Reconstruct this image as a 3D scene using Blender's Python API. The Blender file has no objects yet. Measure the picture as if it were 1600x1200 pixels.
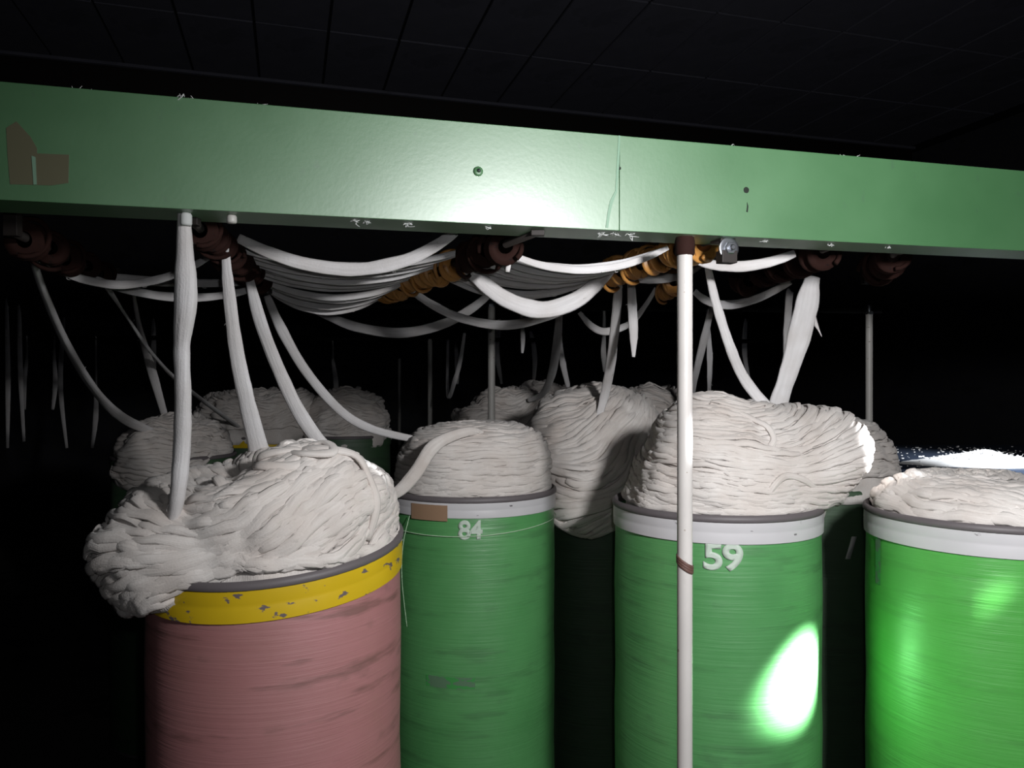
import bpy, bmesh, math, random
from mathutils import Vector, noise, Matrix
random.seed(7)
SC = bpy.context.scene
COL = SC.collection
R = math.radians
CAMZ = 1.5
F = 1200.0

# ------------------------------------------------------------------ camera, world, lights, exposure
cam_d = bpy.data.cameras.new('camera')
cam_d.sensor_fit = 'HORIZONTAL'; cam_d.sensor_width = 36.0; cam_d.lens = 27.0
cam_d.clip_start = 0.02; cam_d.clip_end = 100
cam = bpy.data.objects.new('camera', cam_d); COL.objects.link(cam)
cam.location = (0, 0, CAMZ); cam.rotation_euler = (R(90), 0, 0)
SC.camera = cam

w = bpy.data.worlds.new('dark_hall'); SC.world = w; w.use_nodes = True
bg = w.node_tree.nodes['Background']
bg.inputs[0].default_value = (0.55, 0.62, 1.0, 1); bg.inputs[1].default_value = 0.0035

def lamp(name, loc, power, radius=0.03, color=(1, 1, 1), aim=None, cone=None, blend=0.6):
    d = bpy.data.lights.new(name, 'SPOT' if aim else 'POINT')
    d.energy = power; d.color = color; d.shadow_soft_size = radius
    o = bpy.data.objects.new(name, d); COL.objects.link(o); o.location = loc
    if aim:
        d.spot_size = R(cone); d.spot_blend = blend
        o.rotation_euler = (Vector(aim) - Vector(loc)).to_track_quat('-Z', 'Y').to_euler()
    return o
# hand torch held to the right of the phone: the main light of the picture
lamp('hand_torch', (0.60, 0.29, CAMZ + 0.315), 110, 0.06, (0.985, 0.99, 1.0), (0.62, 1.7, CAMZ - 0.15), 150, 1.0)
# weak light of the phone itself
lamp('phone_light', (0.03, 0.0, CAMZ + 0.05), 8, 0.01, (0.95, 0.97, 1.0))
# narrow spots added out of view, each aimed at one bright patch
SPOT_POS = (1.5, 1.15, CAMZ - 0.02)
lamp('added_spot_post', SPOT_POS, 420, 0.02, (0.93, 0.97, 1.0), (0.325, 1.43, CAMZ - 0.105), 4, 1.0)
lamp('added_spot_sliver', SPOT_POS, 420, 0.02, (0.93, 0.97, 1.0), (0.88, 1.84, CAMZ - 0.16), 9, 0.5)
lamp('added_spot_can', SPOT_POS, 2400, 0.02, (0.97, 1.0, 0.98), (0.665, 1.68, CAMZ - 0.63), 9.5, 1.0)
lamp('added_spot_table', (2.1, 2.2, CAMZ + 0.4), 300, 0.02, (0.9, 0.95, 1.0), (2.05, 3.4, CAMZ - 0.35), 26, 1.0)

SC.view_settings.view_transform = 'Standard'; SC.view_settings.look = 'None'
SC.view_settings.exposure = 0.0; SC.view_settings.gamma = 1.0
SC.view_settings.use_curve_mapping = False

# ------------------------------------------------------------------ helpers
def P(px, py, Y):
    return Vector(((px - 800) / F * Y, Y, CAMZ + (600 - py) / F * Y))

def link(name, me, parent=None):
    o = bpy.data.objects.new(name, me); COL.objects.link(o)
    if parent: o.parent = parent
    return o
def tag(o, label=None, cat=None, group=None, kind=None):
    if label: o['label'] = label
    if cat: o['category'] = cat
    if group: o['group'] = group
    if kind: o['kind'] = kind
    return o
def empty(name, loc=(0, 0, 0), rz=0):
    o = bpy.data.objects.new(name, None); COL.objects.link(o)
    o.location = loc; o.rotation_euler = (0, 0, rz); o.empty_display_size = 0.05
    return o

class MB:
    def __init__(s): s.v = []; s.f = []; s.uv = []
    def grid(s, rows, cols, pts, uvs, closed=True):
        b = len(s.v); s.v += pts
        n = cols
        for r in range(rows - 1):
            for c in range(n if closed else n - 1):
                c2 = (c + 1) % n
                s.f.append((b + r*n + c, b + r*n + c2, b + (r+1)*n + c2, b + (r+1)*n + c))
                u0, v0 = uvs(r, c); u1, v1 = uvs(r + 1, c + 1)
                s.uv.append(((u0, v0), (u1, v0), (u1, v1), (u0, v1)))
        return b
    def poly(s, pts):
        b = len(s.v); s.v += [tuple(p) for p in pts]
        s.f.append(tuple(range(b, b + len(pts)))); s.uv.append(tuple((0, 0) for _ in pts))
    def tri(s, idx): s.f.append(tuple(idx)); s.uv.append(tuple((0, 0) for _ in idx))
    def box(s, c, h, rz=0.0):
        b = len(s.v); cs, sn = math.cos(rz), math.sin(rz)
        for dx, dy, dz in ((-1,-1,-1),(1,-1,-1),(1,1,-1),(-1,1,-1),(-1,-1,1),(1,-1,1),(1,1,1),(-1,1,1)):
            x, y = dx*h[0], dy*h[1]
            s.v.append((c[0]+x*cs-y*sn, c[1]+x*sn+y*cs, c[2]+dz*h[2]))
        for q in ((0,3,2,1),(4,5,6,7),(0,1,5,4),(1,2,6,5),(2,3,7,6),(3,0,4,7)):
            s.f.append(tuple(b+i for i in q)); s.uv.append(((0,0),(1,0),(1,1),(0,1)))
    def tube(s, pts, ws, flat=0.55, n=8, twist=0.0, side=None, uoff=None):
        """swept elliptic tube: pts list of Vector, ws half widths; wide axis roughly sideways"""
        m = len(pts); rows = []
        acc = 0.0; L = [0.0]
        for i in range(1, m): L.append(L[-1] + (pts[i]-pts[i-1]).length)
        uo = random.random()*9 if uoff is None else uoff
        prev = None
        for i in range(m):
            t = (pts[min(i+1, m-1)] - pts[max(i-1, 0)])
            t = t.normalized() if t.length > 1e-9 else Vector((0, 0, 1))
            ref = side[i] if side else Vector((0, 1, 0))
            a = t.cross(ref)
            if a.length < 1e-4: a = prev.copy() if prev else t.cross(Vector((1, 0, 0)))
            a.normalize()
            if prev and a.dot(prev) < 0 and not side: a = -a
            prev = a
            b2 = t.cross(a).normalized()
            tw = twist * L[i]
            for k in range(n):
                an = 2*math.pi*k/n
                x = math.cos(an)*ws[i]; y = math.sin(an)*ws[i]*flat
                xr = x*math.cos(tw) - y*math.sin(tw); yr = x*math.sin(tw) + y*math.cos(tw)
                q = pts[i] + a*xr + b2*yr
                rows.append((q.x, q.y, q.z))
        b = s.grid(m, n, rows, lambda r, c: (c/n + uo, L[r] + uo))
        s.tri([b + k for k in range(n)][::-1]); s.tri([b + (m-1)*n + k for k in range(n)])
    def lathe(s, prof, n=48, c=(0, 0, 0), caps=True, jit=None):
        rows = []
        for (r, z) in prof:
            for k in range(n):
                a = 2*math.pi*k/n
                rows.append((c[0]+r*math.cos(a), c[1]+r*math.sin(a), c[2]+z))
        b = s.grid(len(prof), n, rows, lambda q, k: (k/n, prof[q][1]))
        if caps:
            s.tri([b + k for k in range(n)][::-1]); s.tri([b + (len(prof)-1)*n + k for k in range(n)])
    def mesh(s, name, mat, smooth=True, bevel=None):
        me = bpy.data.meshes.new(name); me.from_pydata([tuple(p) for p in s.v], [], s.f)
        uvl = me.uv_layers.new(name='UVMap')
        flat = []
        for f in s.uv:
            for u in f: flat += [u[0], u[1]]
        uvl.data.foreach_set('uv', flat)
        me.validate(); me.update()
        if smooth: me.polygons.foreach_set('use_smooth', [True]*len(me.polygons))
        me.materials.append(mat)
        return me
    def build(s, name, mat, parent=None, smooth=True, bevel=None, autosmooth=None):
        me = s.mesh(name, mat, smooth)
        o = link(name, me, parent)
        if bevel:
            m = o.modifiers.new('bevel', 'BEVEL'); m.width = bevel; m.segments = 2; m.limit_method = 'ANGLE'
        if autosmooth:
            try: me.set_sharp_from_angle(angle=R(autosmooth))
            except Exception: pass
        return o

def catmull(pts, n):
    out = []
    m = len(pts)
    if m == 2:
        return [pts[0].lerp(pts[1], i/(n-1)) for i in range(n)]
    for i in range(n):
        t = i/(n-1)*(m-1); k = min(int(t), m-2); f = t-k
        p0 = pts[max(k-1, 0)]; p1 = pts[k]; p2 = pts[k+1]; p3 = pts[min(k+2, m-1)]
        out.append(0.5*((2*p1) + (p2-p0)*f + (2*p0-5*p1+4*p2-p3)*f*f + (3*p1-p0-3*p2+p3)*f*f*f))
    return out
def interp(vals, n):
    m = len(vals); out = []
    for i in range(n):
        t = i/(n-1)*(m-1); k = min(int(t), m-2) if m > 1 else 0; f = t-k
        out.append(vals[k]*(1-f) + vals[min(k+1, m-1)]*f)
    return out

# ------------------------------------------------------------------ materials
def mat(name, color, rough=0.6, metal=0.0, build=None, coat=0.0, spec=0.5, trans=0.0):
    m = bpy.data.materials.new(name); m.use_nodes = True
    nt = m.node_tree; b = nt.nodes['Principled BSDF']
    b.inputs['Base Color'].default_value = (*color, 1)
    b.inputs['Roughness'].default_value = rough; b.inputs['Metallic'].default_value = metal
    b.inputs['Coat Weight'].default_value = coat; b.inputs['Coat Roughness'].default_value = 0.12
    b.inputs['Specular IOR Level'].default_value = spec
    b.inputs['Transmission Weight'].default_value = trans
    if build: build(nt, b)
    return m
def N(nt, t, **kw):
    n = nt.nodes.new(t)
    for k, v in kw.items(): setattr(n, k, v)
    return n
def noise_node(nt, scale, detail=4, vec=None, rough=0.55):
    n = N(nt, 'ShaderNodeTexNoise'); n.inputs['Scale'].default_value = scale
    n.inputs['Detail'].default_value = detail; n.inputs['Roughness'].default_value = rough
    if vec: nt.links.new(vec, n.inputs['Vector'])
    return n
def ramp(nt, fac, stops):
    r = N(nt, 'ShaderNodeValToRGB')
    while len(r.color_ramp.elements) < len(stops): r.color_ramp.elements.new(0.5)
    for e, (p, c) in zip(r.color_ramp.elements, stops):
        e.position = p; e.color = (*c, 1)
    nt.links.new(fac, r.inputs[0]); return r
def mapping(nt, src, scale, rot=(0, 0, 0)):
    m = N(nt, 'ShaderNodeMapping'); m.inputs['Scale'].default_value = scale
    m.inputs['Rotation'].default_value = rot
    nt.links.new(src, m.inputs['Vector']); return m.outputs[0]
def bump(nt, b, h, strength=0.3, dist=0.002):
    bp = N(nt, 'ShaderNodeBump'); bp.inputs['Strength'].default_value = strength
    bp.inputs['Distance'].default_value = dist
    nt.links.new(h, bp.inputs['Height']); nt.links.new(bp.outputs[0], b.inputs['Normal'])
def mix(nt, fac, a, c, mode='MIX'):
    m = N(nt, 'ShaderNodeMix', data_type='RGBA', blend_type=mode)
    if hasattr(fac, 'name'): nt.links.new(fac, m.inputs[0])
    else: m.inputs[0].default_value = fac
    for s, i in ((a, 6), (c, 7)):
        if hasattr(s, 'name'): nt.links.new(s, m.inputs[i])
        else: m.inputs[i].default_value = (*s, 1)
    return m.outputs[2]

def sliver_nodes(c1, c2):
    def f(nt, b):
        uv = N(nt, 'ShaderNodeTexCoord').outputs['UV']
        fib = noise_node(nt, 1.0, 3, mapping(nt, uv, (14, 7, 1)))
        tc = N(nt, 'ShaderNodeTexCoord').outputs['Object']
        soft = noise_node(nt, 9.0, 3, tc)
        fuzz = noise_node(nt, 260.0, 2, tc)
        c = ramp(nt, fib.outputs[0], [(0.3, c1), (0.7, c2)]).outputs[0]
        c = mix(nt, ramp(nt, soft.outputs[0], [(0.35, (0, 0, 0)), (0.7, (1, 1, 1))]).outputs[0], c,
                (c1[0]*0.93, c1[1]*0.9, c1[2]*0.88))
        nt.links.new(c, b.inputs['Base Color'])
        h = N(nt, 'ShaderNodeMath', operation='ADD')
        nt.links.new(fib.outputs[0], h.inputs[0])
        h2 = N(nt, 'ShaderNodeMath', operation='MULTIPLY'); h2.inputs[1].default_value = 0.35
        nt.links.new(fuzz.outputs[0], h2.inputs[0]); nt.links.new(h2.outputs[0], h.inputs[1])
        bump(nt, b, h.outputs[0], 0.55, 0.003)
        b.inputs['Sheen Weight'].default_value = 0.15
        b.inputs['Sheen Roughness'].default_value = 0.6
    return f
M_SLIVER = mat('cotton_sliver', (0.7, 0.67, 0.64), 1.0, spec=0.05, build=sliver_nodes((0.60, 0.555, 0.525), (0.74, 0.70, 0.67)))
M_SLIVER2 = mat('hanging_sliver', (0.7, 0.68, 0.68), 1.0, spec=0.05, build=sliver_nodes((0.60, 0.585, 0.585), (0.74, 0.72, 0.73)))

def green_paint(nt, b):
    tc = N(nt, 'ShaderNodeTexCoord').outputs['Object']
    n1 = noise_node(nt, 6, 6, tc); n2 = noise_node(nt, 28, 5, mapping(nt, tc, (1, 1, 0.6)))
    c = ramp(nt, n1.outputs[0], [(0.3, (0.050, 0.155, 0.056)), (0.7, (0.062, 0.180, 0.068))]).outputs[0]
    spots = ramp(nt, n2.outputs[0], [(0.66, (0, 0, 0)), (0.76, (0.45, 0.45, 0.45))]).outputs[0]
    c = mix(nt, spots, c, (0.05, 0.09, 0.065))
    nt.links.new(c, b.inputs['Base Color'])
    r = ramp(nt, n1.outputs[0], [(0.2, (0.40, 0.40, 0.40)), (0.8, (0.46, 0.46, 0.46))])
    nt.links.new(r.outputs[0], b.inputs['Roughness'])
    n3 = noise_node(nt, 130, 3, tc); bump(nt, b, n3.outputs[0], 0.12, 0.001)
    b.inputs['IOR'].default_value = 2.35
M_BEAM = mat('green_enamel', (0.09, 0.2, 0.09), 0.45, build=green_paint, spec=0.5)

def can_nodes(c1, c2, dirt, rough, streak=0.5):
    def f(nt, b):
        tc = N(nt, 'ShaderNodeTexCoord').outputs['Object']
        n1 = noise_node(nt, 3.2, 5, mapping(nt, tc, (1, 1, 0.8)))
        n2 = noise_node(nt, 4.0, 6, mapping(nt, tc, (1, 1, 7.5), (0.18, 0.1, 0)))
        n3 = noise_node(nt, 9.0, 5, mapping(nt, tc, (1, 1, 2.5)))
        c = ramp(nt, n1.outputs[0], [(0.3, c1), (0.7, c2)]).outputs[0]
        f1 = ramp(nt, n2.outputs[0], [(0.56, (0, 0, 0)), (0.66, (streak, streak, streak))]).outputs[0]
        c = mix(nt, f1, c, dirt)
        f2 = ramp(nt, n3.outputs[0], [(0.62, (0, 0, 0)), (0.74, (0.4, 0.4, 0.4))]).outputs[0]
        c = mix(nt, f2, c, dirt)
        nt.links.new(c, b.inputs['Base Color'])
        r = ramp(nt, n3.outputs[0], [(0.3, (rough,)*3), (0.8, (rough+0.15,)*3)])
        nt.links.new(r.outputs[0], b.inputs['Roughness'])
        n4 = noise_node(nt, 3, 4, mapping(nt, tc, (1, 1, 45)), 0.7); bump(nt, b, n4.outputs[0], 0.3, 0.004)
        b.inputs['IOR'].default_value = 1.9
    return f
M_GREEN = mat('green_plastic', (0.04, 0.3, 0.06), 0.35, coat=0.0,
              build=can_nodes((0.075, 0.27, 0.085), (0.11, 0.36, 0.12), (0.05, 0.15, 0.055), 0.34, 0.4))
M_GREEN2 = mat('bright_green_plastic', (0.06, 0.4, 0.04), 0.35,
              build=can_nodes((0.07, 0.36, 0.055), (0.10, 0.44, 0.085), (0.05, 0.22, 0.04), 0.33, 0.3))
M_SHADEGREEN = mat('shaded_green_plastic', (0.03, 0.08, 0.03), 0.6,  # can green darkened to paint in the shade on the back cans
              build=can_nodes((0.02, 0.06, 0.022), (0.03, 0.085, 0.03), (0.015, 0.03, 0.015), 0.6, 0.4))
M_PINK = mat('pink_fibre_board', (0.4, 0.17, 0.16), 0.6,
             build=can_nodes((0.33, 0.145, 0.135), (0.42, 0.17, 0.18), (0.15, 0.065, 0.055), 0.55, 0.7))
def chips(base, chip, lo=0.62, sc=24):
    def f(nt, b):
        tc = N(nt, 'ShaderNodeTexCoord').outputs['Object']
        n = noise_node(nt, sc, 4, mapping(nt, tc, (1, 1, 1.8)))
        n2 = noise_node(nt, 5, 3, tc)
        fac = ramp(nt, n.outputs[0], [(lo, (0, 0, 0)), (lo+0.025, (1, 1, 1))]).outputs[0]
        c = ramp(nt, n2.outputs[0], [(0.3, tuple(x*0.85 for x in base)), (0.7, base)]).outputs[0]
        nt.links.new(mix(nt, fac, c, chip), b.inputs['Base Color'])
    return f
M_WHITEBAND = mat('white_band', (0.6, 0.59, 0.58), 0.35, build=chips((0.60, 0.585, 0.60), (0.16, 0.15, 0.16), 0.70, 30))
M_YELBAND = mat('yellow_band', (0.6, 0.42, 0.01), 0.4, build=chips((0.62, 0.42, 0.012), (0.14, 0.11, 0.11), 0.615, 26))
M_RIM = mat('grey_rubber_rim', (0.12, 0.105, 0.11), 0.55)
M_DARKIN = mat('dark_inside', (0.02, 0.02, 0.02), 0.8)
M_NUM = mat('stencil_paint', (0.50, 0.58, 0.50), 0.6)
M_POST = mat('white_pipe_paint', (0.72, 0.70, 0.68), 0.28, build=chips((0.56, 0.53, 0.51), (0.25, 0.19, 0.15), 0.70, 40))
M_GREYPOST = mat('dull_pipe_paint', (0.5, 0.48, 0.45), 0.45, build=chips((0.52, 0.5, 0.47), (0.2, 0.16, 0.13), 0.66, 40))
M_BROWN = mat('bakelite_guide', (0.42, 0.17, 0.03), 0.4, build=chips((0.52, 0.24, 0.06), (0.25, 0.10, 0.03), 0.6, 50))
M_SHADEBROWN = mat('shaded_bakelite_guide', (0.02, 0.008, 0.006), 0.85, spec=0.15, build=chips((0.022, 0.008, 0.006), (0.012, 0.006, 0.005), 0.6, 50))  # guide brown darkened to paint in the shade under the beam
M_RAIL = mat('dark_iron', (0.025, 0.02, 0.018), 0.55, metal=0.3)
M_BLACK = mat('black_iron', (0.006, 0.006, 0.006), 0.9, spec=0.1)  # near-black and matt so the cross rods stay unseen
M_STEEL = mat('zinc_bolt', (0.55, 0.57, 0.62), 0.3, metal=1.0)
M_TAPE = mat('brown_tape', (0.12, 0.115, 0.07), 0.35)
M_TAPE2 = mat('parcel_tape', (0.30, 0.19, 0.12), 0.4)
M_TAPE3 = mat('dark_insulating_tape', (0.10, 0.05, 0.04), 0.6)
M_HOLE = mat('drilled_hole', (0.01, 0.015, 0.01), 0.9)
M_SCUFF = mat('paint_edge', (0.17, 0.29, 0.2), 0.5)
M_LINT = mat('lint', (0.55, 0.56, 0.55), 1.0, spec=0.02)
M_STRING = mat('thin_string', (0.45, 0.62, 0.42), 0.7)
M_FLOOR = mat('mill_floor', (0.06, 0.06, 0.06), 0.7, build=chips((0.07, 0.068, 0.065), (0.03, 0.03, 0.03), 0.6, 3))
M_WALL = mat('dark_wall', (0.05, 0.05, 0.06), 0.8, build=chips((0.055, 0.055, 0.065), (0.04, 0.04, 0.045), 0.6, 2))
M_CEIL = mat('ceiling_board', (0.3, 0.3, 0.34), 0.8, build=chips((0.19, 0.19, 0.24), (0.15, 0.15, 0.19), 0.6, 1.5))
M_CEILGRID = mat('black_ceiling_grid', (0.02, 0.02, 0.025), 0.8)
M_TABLE = mat('dark_blue_enamel', (0.04, 0.055, 0.09), 0.5)

# ------------------------------------------------------------------ the hall
BA = math.atan(0.29)                       # the creel runs at this angle to the picture
U = Vector((math.cos(BA), math.sin(BA), 0)); V = Vector((-math.sin(BA), math.cos(BA), 0))
def slab(name, c, h, m, rz=BA):
    b = MB(); b.box((0, 0, 0), h); o = b.build(name, m, smooth=False); o.location = c; o.rotation_euler = (0, 0, rz)
    o['kind'] = 'structure'; return o
CV = V*4.0
slab('floor', (CV.x, CV.y, -0.05), (8, 8, 0.05), M_FLOOR)
CEILZ = CAMZ + 3.0
ceil = slab('ceiling', (CV.x, CV.y, CEILZ + 0.06), (8, 8, 0.05), M_CEILGRID)
def wall(name, u, v, hu, hv):
    c = U*u + V*v
    return slab(name, (c.x, c.y, 2.25), (hu, hv, 2.26), M_WALL)
wall('wall_back', 0, 11.9, 8, 0.1); wall('wall_left', -7.9, 4, 0.1, 8); wall('wall_right', 7.9, 4, 0.1, 8)
# duct / downstand that closes the ceiling field behind the creel
c = U*0 + V*8.02
tr = slab('trim_1', (c.x, c.y, CEILZ - 0.14), (7.6, 0.06, 0.14), M_RAIL)
c = U*0 + V*7.92
slab('trim_2', (c.x, c.y, CEILZ - 0.015), (7.6, 0.02, 0.015), M_CEIL)
# ceiling boards, each one its own piece
pm = MB(); pm.box((0, 0, 0), (0.288, 0.588, 0.009)); pme = pm.mesh('ceiling_panel', M_CEIL, False)
for i in range(-12, 13):
    for j in range(4):
        o = link('ceiling_panel', pme, ceil)
        uu = i*0.6 + 0.02; vv = 7.28 - j*1.2
        q = Vector((uu, vv - 4.0, -0.062 + random.uniform(-0.004, 0.002)))
        o.location = q

# ------------------------------------------------------------------ green creel beam
def beam_pt(px):                       # point of the front face seen at this picture column
    t = (px - 800)/F; Y = 1.35/(1 - 0.29*t); return Vector((t*Y, Y, 0))
def beam_z(px):
    Y = beam_pt(px).y
    k = px/1600.0
    ytop = 127 + (267-127)*k; ybot = 312 + (392-312)*k
    return CAMZ + (600-ybot)/F*Y, CAMZ + (600-ytop)/F*Y
B0 = beam_pt(-500); B1 = beam_pt(968); B2 = beam_pt(2300)
beam = empty('creel_beam', (B1.x, B1.y, CAMZ + 0.27)); 
tag(beam, 'long green enamelled steel beam crossing the picture above the cotton cans', 'beam')
def rel(v): return v - Vector(beam.location)
z0a, z1a = beam_z(0); z0b, z1b = beam_z(1600)
pa, pb = beam_pt(0), beam_pt(1600)
def bz(p):
    t = (p.x-pa.x)/(pb.x-pa.x); return z0a+(z0b-z0a)*t, z1a+(z1b-z1a)*t
def beam_section(p, q, mtl, name='beam_section'):
    b = MB(); th = 0.095; wall_ = 0.004; lip = 0.012
    secs = []
    for s in (p, q):
        lo, hi = bz(s)
        prof = [(0, lo), (0, hi), (th, hi), (th, hi-wall_), (wall_, hi-wall_), (wall_, lo+wall_), (th, lo+wall_), (th, lo)]
        secs.append([rel(Vector((s.x, s.y, 0)) + V*d + Vector((0, 0, z))) for d, z in prof])
    n = 8; pts = [tuple(x) for x in secs[0] + secs[1]]; base = len(b.v); b.v += pts
    for k in range(n):
        k2 = (k+1) % n
        b.f.append((k, k2, n+k2, n+k)); b.uv.append(((0, 0),)*4)
    b.tri(list(range(n))[::-1]); b.tri([n+k for k in range(n)])
    o = b.build(name, mtl, beam, smooth=False, bevel=0.0009); return o
G = U*0.0004
beam_section(B0, B1 - G, M_BEAM); beam_section(B1 + G, B2, M_BEAM)
def on_beam(px, py, off=0.0):
    """point on the beam's front face for a picture position"""
    p = beam_pt(px); return Vector((p.x, p.y, CAMZ + (600-py)/F*p.y)) - V*off
def face_patch(name, poly, mtl, th=0.0006, lift=0.0004):
    b = MB(); n = len(poly)
    fr = [rel(on_beam(x, y, lift+th)) for x, y in poly]; bk = [rel(on_beam(x, y, -0.0005)) for x, y in poly]
    b.v += [tuple(p) for p in fr + bk]
    b.tri(list(range(n))); 
    for k in range(n): b.tri([k, n+k, n+(k+1) % n, (k+1) % n])
    return b.build(name, mtl, beam, smooth=False)
tp = face_patch('tape', [(10, 200), (26, 190), (48, 214), (58, 232), (58, 240), (108, 242), (107, 286), (80, 290), (16, 288), (12, 240)], M_TAPE)
tag(tp, 'torn brown adhesive tape')
face_patch('tape_strip', [(50, 244), (56, 246), (58, 289), (53, 289)], M_SCUFF, 0.001, 0.0012)  # thin paler strip on top of the tape
face_patch('paint_run', [(966, 212), (969, 212), (967, 262), (964, 300), (957, 318), (953, 335), (950, 356), (946, 356), (949, 332), (953, 314), (961, 298), (963, 262)], M_SCUFF)
def disc_on_beam(name, px, py, r, h, mtl, n=16, dome=False):
    b = MB(); c = rel(on_beam(px, py)); rows = []
    prof = [(r, 0), (r, h*0.5), (r*0.75, h), (0.0001, h*1.15 if dome else h)]
    for rr, hh in prof:
        for k in range(n):
            a = 2*math.pi*k/n
            q = c + U*(rr*math.cos(a)) + Vector((0, 0, rr*math.sin(a))) - V*hh
            rows.append(tuple(q))
    b.grid(4, n, rows, lambda r_, c_: (0, 0)); return b.build(name, mtl, beam)
disc_on_beam('rivet', 747, 268, 0.0085, 0.004, M_BEAM, dome=True)
disc_on_beam('rivet_head', 747, 267.5, 0.0042, 0.0075, M_STEEL, dome=True)
disc_on_beam('bolt_hole', 1166, 297, 0.006, 0.0006, M_HOLE)
face_patch('scratch', [(1167, 316), (1169, 322), (1168, 332), (1166, 331), (1167, 323)], M_HOLE)
disc_on_beam('small_hole', 968, 263, 0.003, 0.0006, M_HOLE)
# lint caught on the beam's edges
def tuft(b, c, r, n=8, ax=(1, 1, 1), seed=0):
    rr = random.Random(seed)
    for _ in range(n):
        d = Vector((rr.gauss(0, 1)*ax[0], rr.gauss(0, .6)*ax[1], rr.gauss(0, .6)*ax[2]))*r
        q = Vector(c) + d*0.5
        pts = [q, q + Vector((rr.gauss(0, 1)*ax[0], rr.gauss(0, 1)*ax[1], rr.gauss(0, 1)*ax[2]))*r*0.5, q + Vector((rr.gauss(0, 1)*ax[0], rr.gauss(0, 1)*ax[1], rr.gauss(0, 1)*ax[2]))*r*0.8]
        b.tube(catmull(pts, 5), interp([r*0.05, r*0.12, r*0.03], 5), 0.6, 5)
b = MB()
for k, (x, y, r) in enumerate([(120, 133, .010), (135, 136, .008), (265, 145, .010), (285, 147, .014), (300, 149, .010), (405, 158, .007), (1150, 221, .010), (1165, 223, .006), (1325, 234, .010), (1345, 236, .012)]):
    p = beam_pt(x); lo, hi = bz(p); tuft(b, rel(Vector((p.x, p.y, hi)) + V*0.012), r, 9, (1, .6, .4), k)
for k, (x, r) in enumerate([(560, .009), (575, .006), (640, .008), (770, .008), (945, .007), (965, .007), (990, .009), (1085, .006), (1310, .006), (1400, .005), (1205, .006)]):
    p = beam_pt(x); lo, hi = bz(p); tuft(b, rel(Vector((p.x, p.y, lo - 0.002)) + V*0.02), r, 8, (1, .6, .7), k+50)
o = b.build('lint', M_LINT, beam); o['kind'] = 'stuff'

# bolt and black bracket under the beam
def under_beam(px, Yoff=0.03):
    p = beam_pt(px); lo, hi = bz(p); return Vector((p.x, p.y, lo)) + V*Yoff
c0 = under_beam(1147, 0.02)
br = empty('bolted_bracket', c0)
tag(br, 'black bracket with a shiny washer and bolt hanging under the green beam', 'bracket')
b = MB(); b.box((0, 0.006, -0.022), (0.016, 0.004, 0.026), 0); b.box((0, 0.02, -0.002), (0.016, 0.02, 0.003)); b.box((0, .006, -.036), (.0165, .012, .012))
o = b.build('bracket_plate', M_RAIL, br, smooth=False, bevel=0.001); o.rotation_euler = (0, 0, BA)
def yl(name, r0, prof, par, mtl, n=20, loc=(0, 0, 0)):   # lathe round the y axis
    b = MB(); rows = []
    for r, y in prof:
        for k in range(n):
            a = 2*math.pi*k/n; rows.append((loc[0]+r*math.cos(a), loc[1]+y, loc[2]+r*math.sin(a)))
    b.grid(len(prof), n, rows, lambda r_, c_: (0, 0))
    b.tri(range(n)); b.tri([(len(prof)-1)*n+k for k in range(n)][::-1])
    return b.build(name, mtl, par, autosmooth=40)
wz = -0.020
o = yl('washer', 0, [(0.021, 0.0), (0.021, -0.003), (0.019, -0.0035), (0.012, -0.003)], br, M_STEEL, 28, (0, 0, wz)); o.rotation_euler = (0, 0, BA)
o = yl('nut', 0, [(0.0125, -0.002), (0.0125, -0.009), (0.0115, -0.010)], br, M_STEEL, 6, (0, 0, wz)); o.rotation_euler = (0, 0, BA)
o = yl('bolt_end', 0, [(0.006, -0.008), (0.006, -0.016), (0.004, -0.018)], br, M_STEEL, 14, (0, 0, wz)); o.rotation_euler = (0, 0, BA)

# ------------------------------------------------------------------ posts
def post(px, pytop, Y, d, label, mtl, white=False, tip=False):
    top = P(px, pytop, Y)
    e = empty('creel_post', (top.x, top.y, 0)); tag(e, label, 'post')
    b = MB(); b.lathe([(d/2, 0.0), (d/2, top.z)], 28); b.build('pipe', mtl, e, autosmooth=40)
    b = MB(); b.lathe([(d*1.9, 0), (d*1.9, 0.006), (d*1.0, 0.012), (d*0.8, 0.03), (d*.52, .031)], 24); b.build('foot_plate', M_RAIL, e, autosmooth=40)
    if tip:
        b = MB()
        b.lathe([(d*0.36, 0), (d*0.36, 0.03), (d*0.25, 0.036)], 12); o = b.build('threaded_tip', M_STEEL, e, autosmooth=40); o.location = (0, 0, top.z)
        b = MB(); b.lathe([(d*0.62, 0), (d*0.62, 0.012)], 6); o = b.build('nut', M_STEEL, e, smooth=False); o.location = (0, 0, top.z - 0.004)
    return e
p1 = post(1070, 396, 1.43, 0.0285, 'thick white painted post at front, standing before the can stencilled 59', M_POST)
b = MB(); b.lathe([(0.0165, -0.004), (0.0185, 0.0), (0.0185, 0.022), (0.0165, 0.03)], 24); o = b.build('collar', M_SHADEBROWN, p1, autosmooth=40); o.location = (0, 0, P(1070, 396, 1.43).z)
b = MB()
for k in range(3):
    zc = CAMZ + (600-885)/F*1.43 + k*0.005
    pts = [Vector((0.0148*math.cos(a), 0.0148*math.sin(a), zc - 0.010*math.cos(a+0.4))) for a in [R(x) for x in range(0, 361, 20)]]
    b.tube(pts, [0.0035]*len(pts), 0.4, 6, side=[Vector((p.x, p.y, 0)).normalized() for p in pts])
b.build('tape_wrap', M_TAPE3, p1)
post(768, 478, 2.95, 0.0270, 'dull white post rising behind the can stencilled 84', M_GREYPOST, tip=True)
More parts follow.
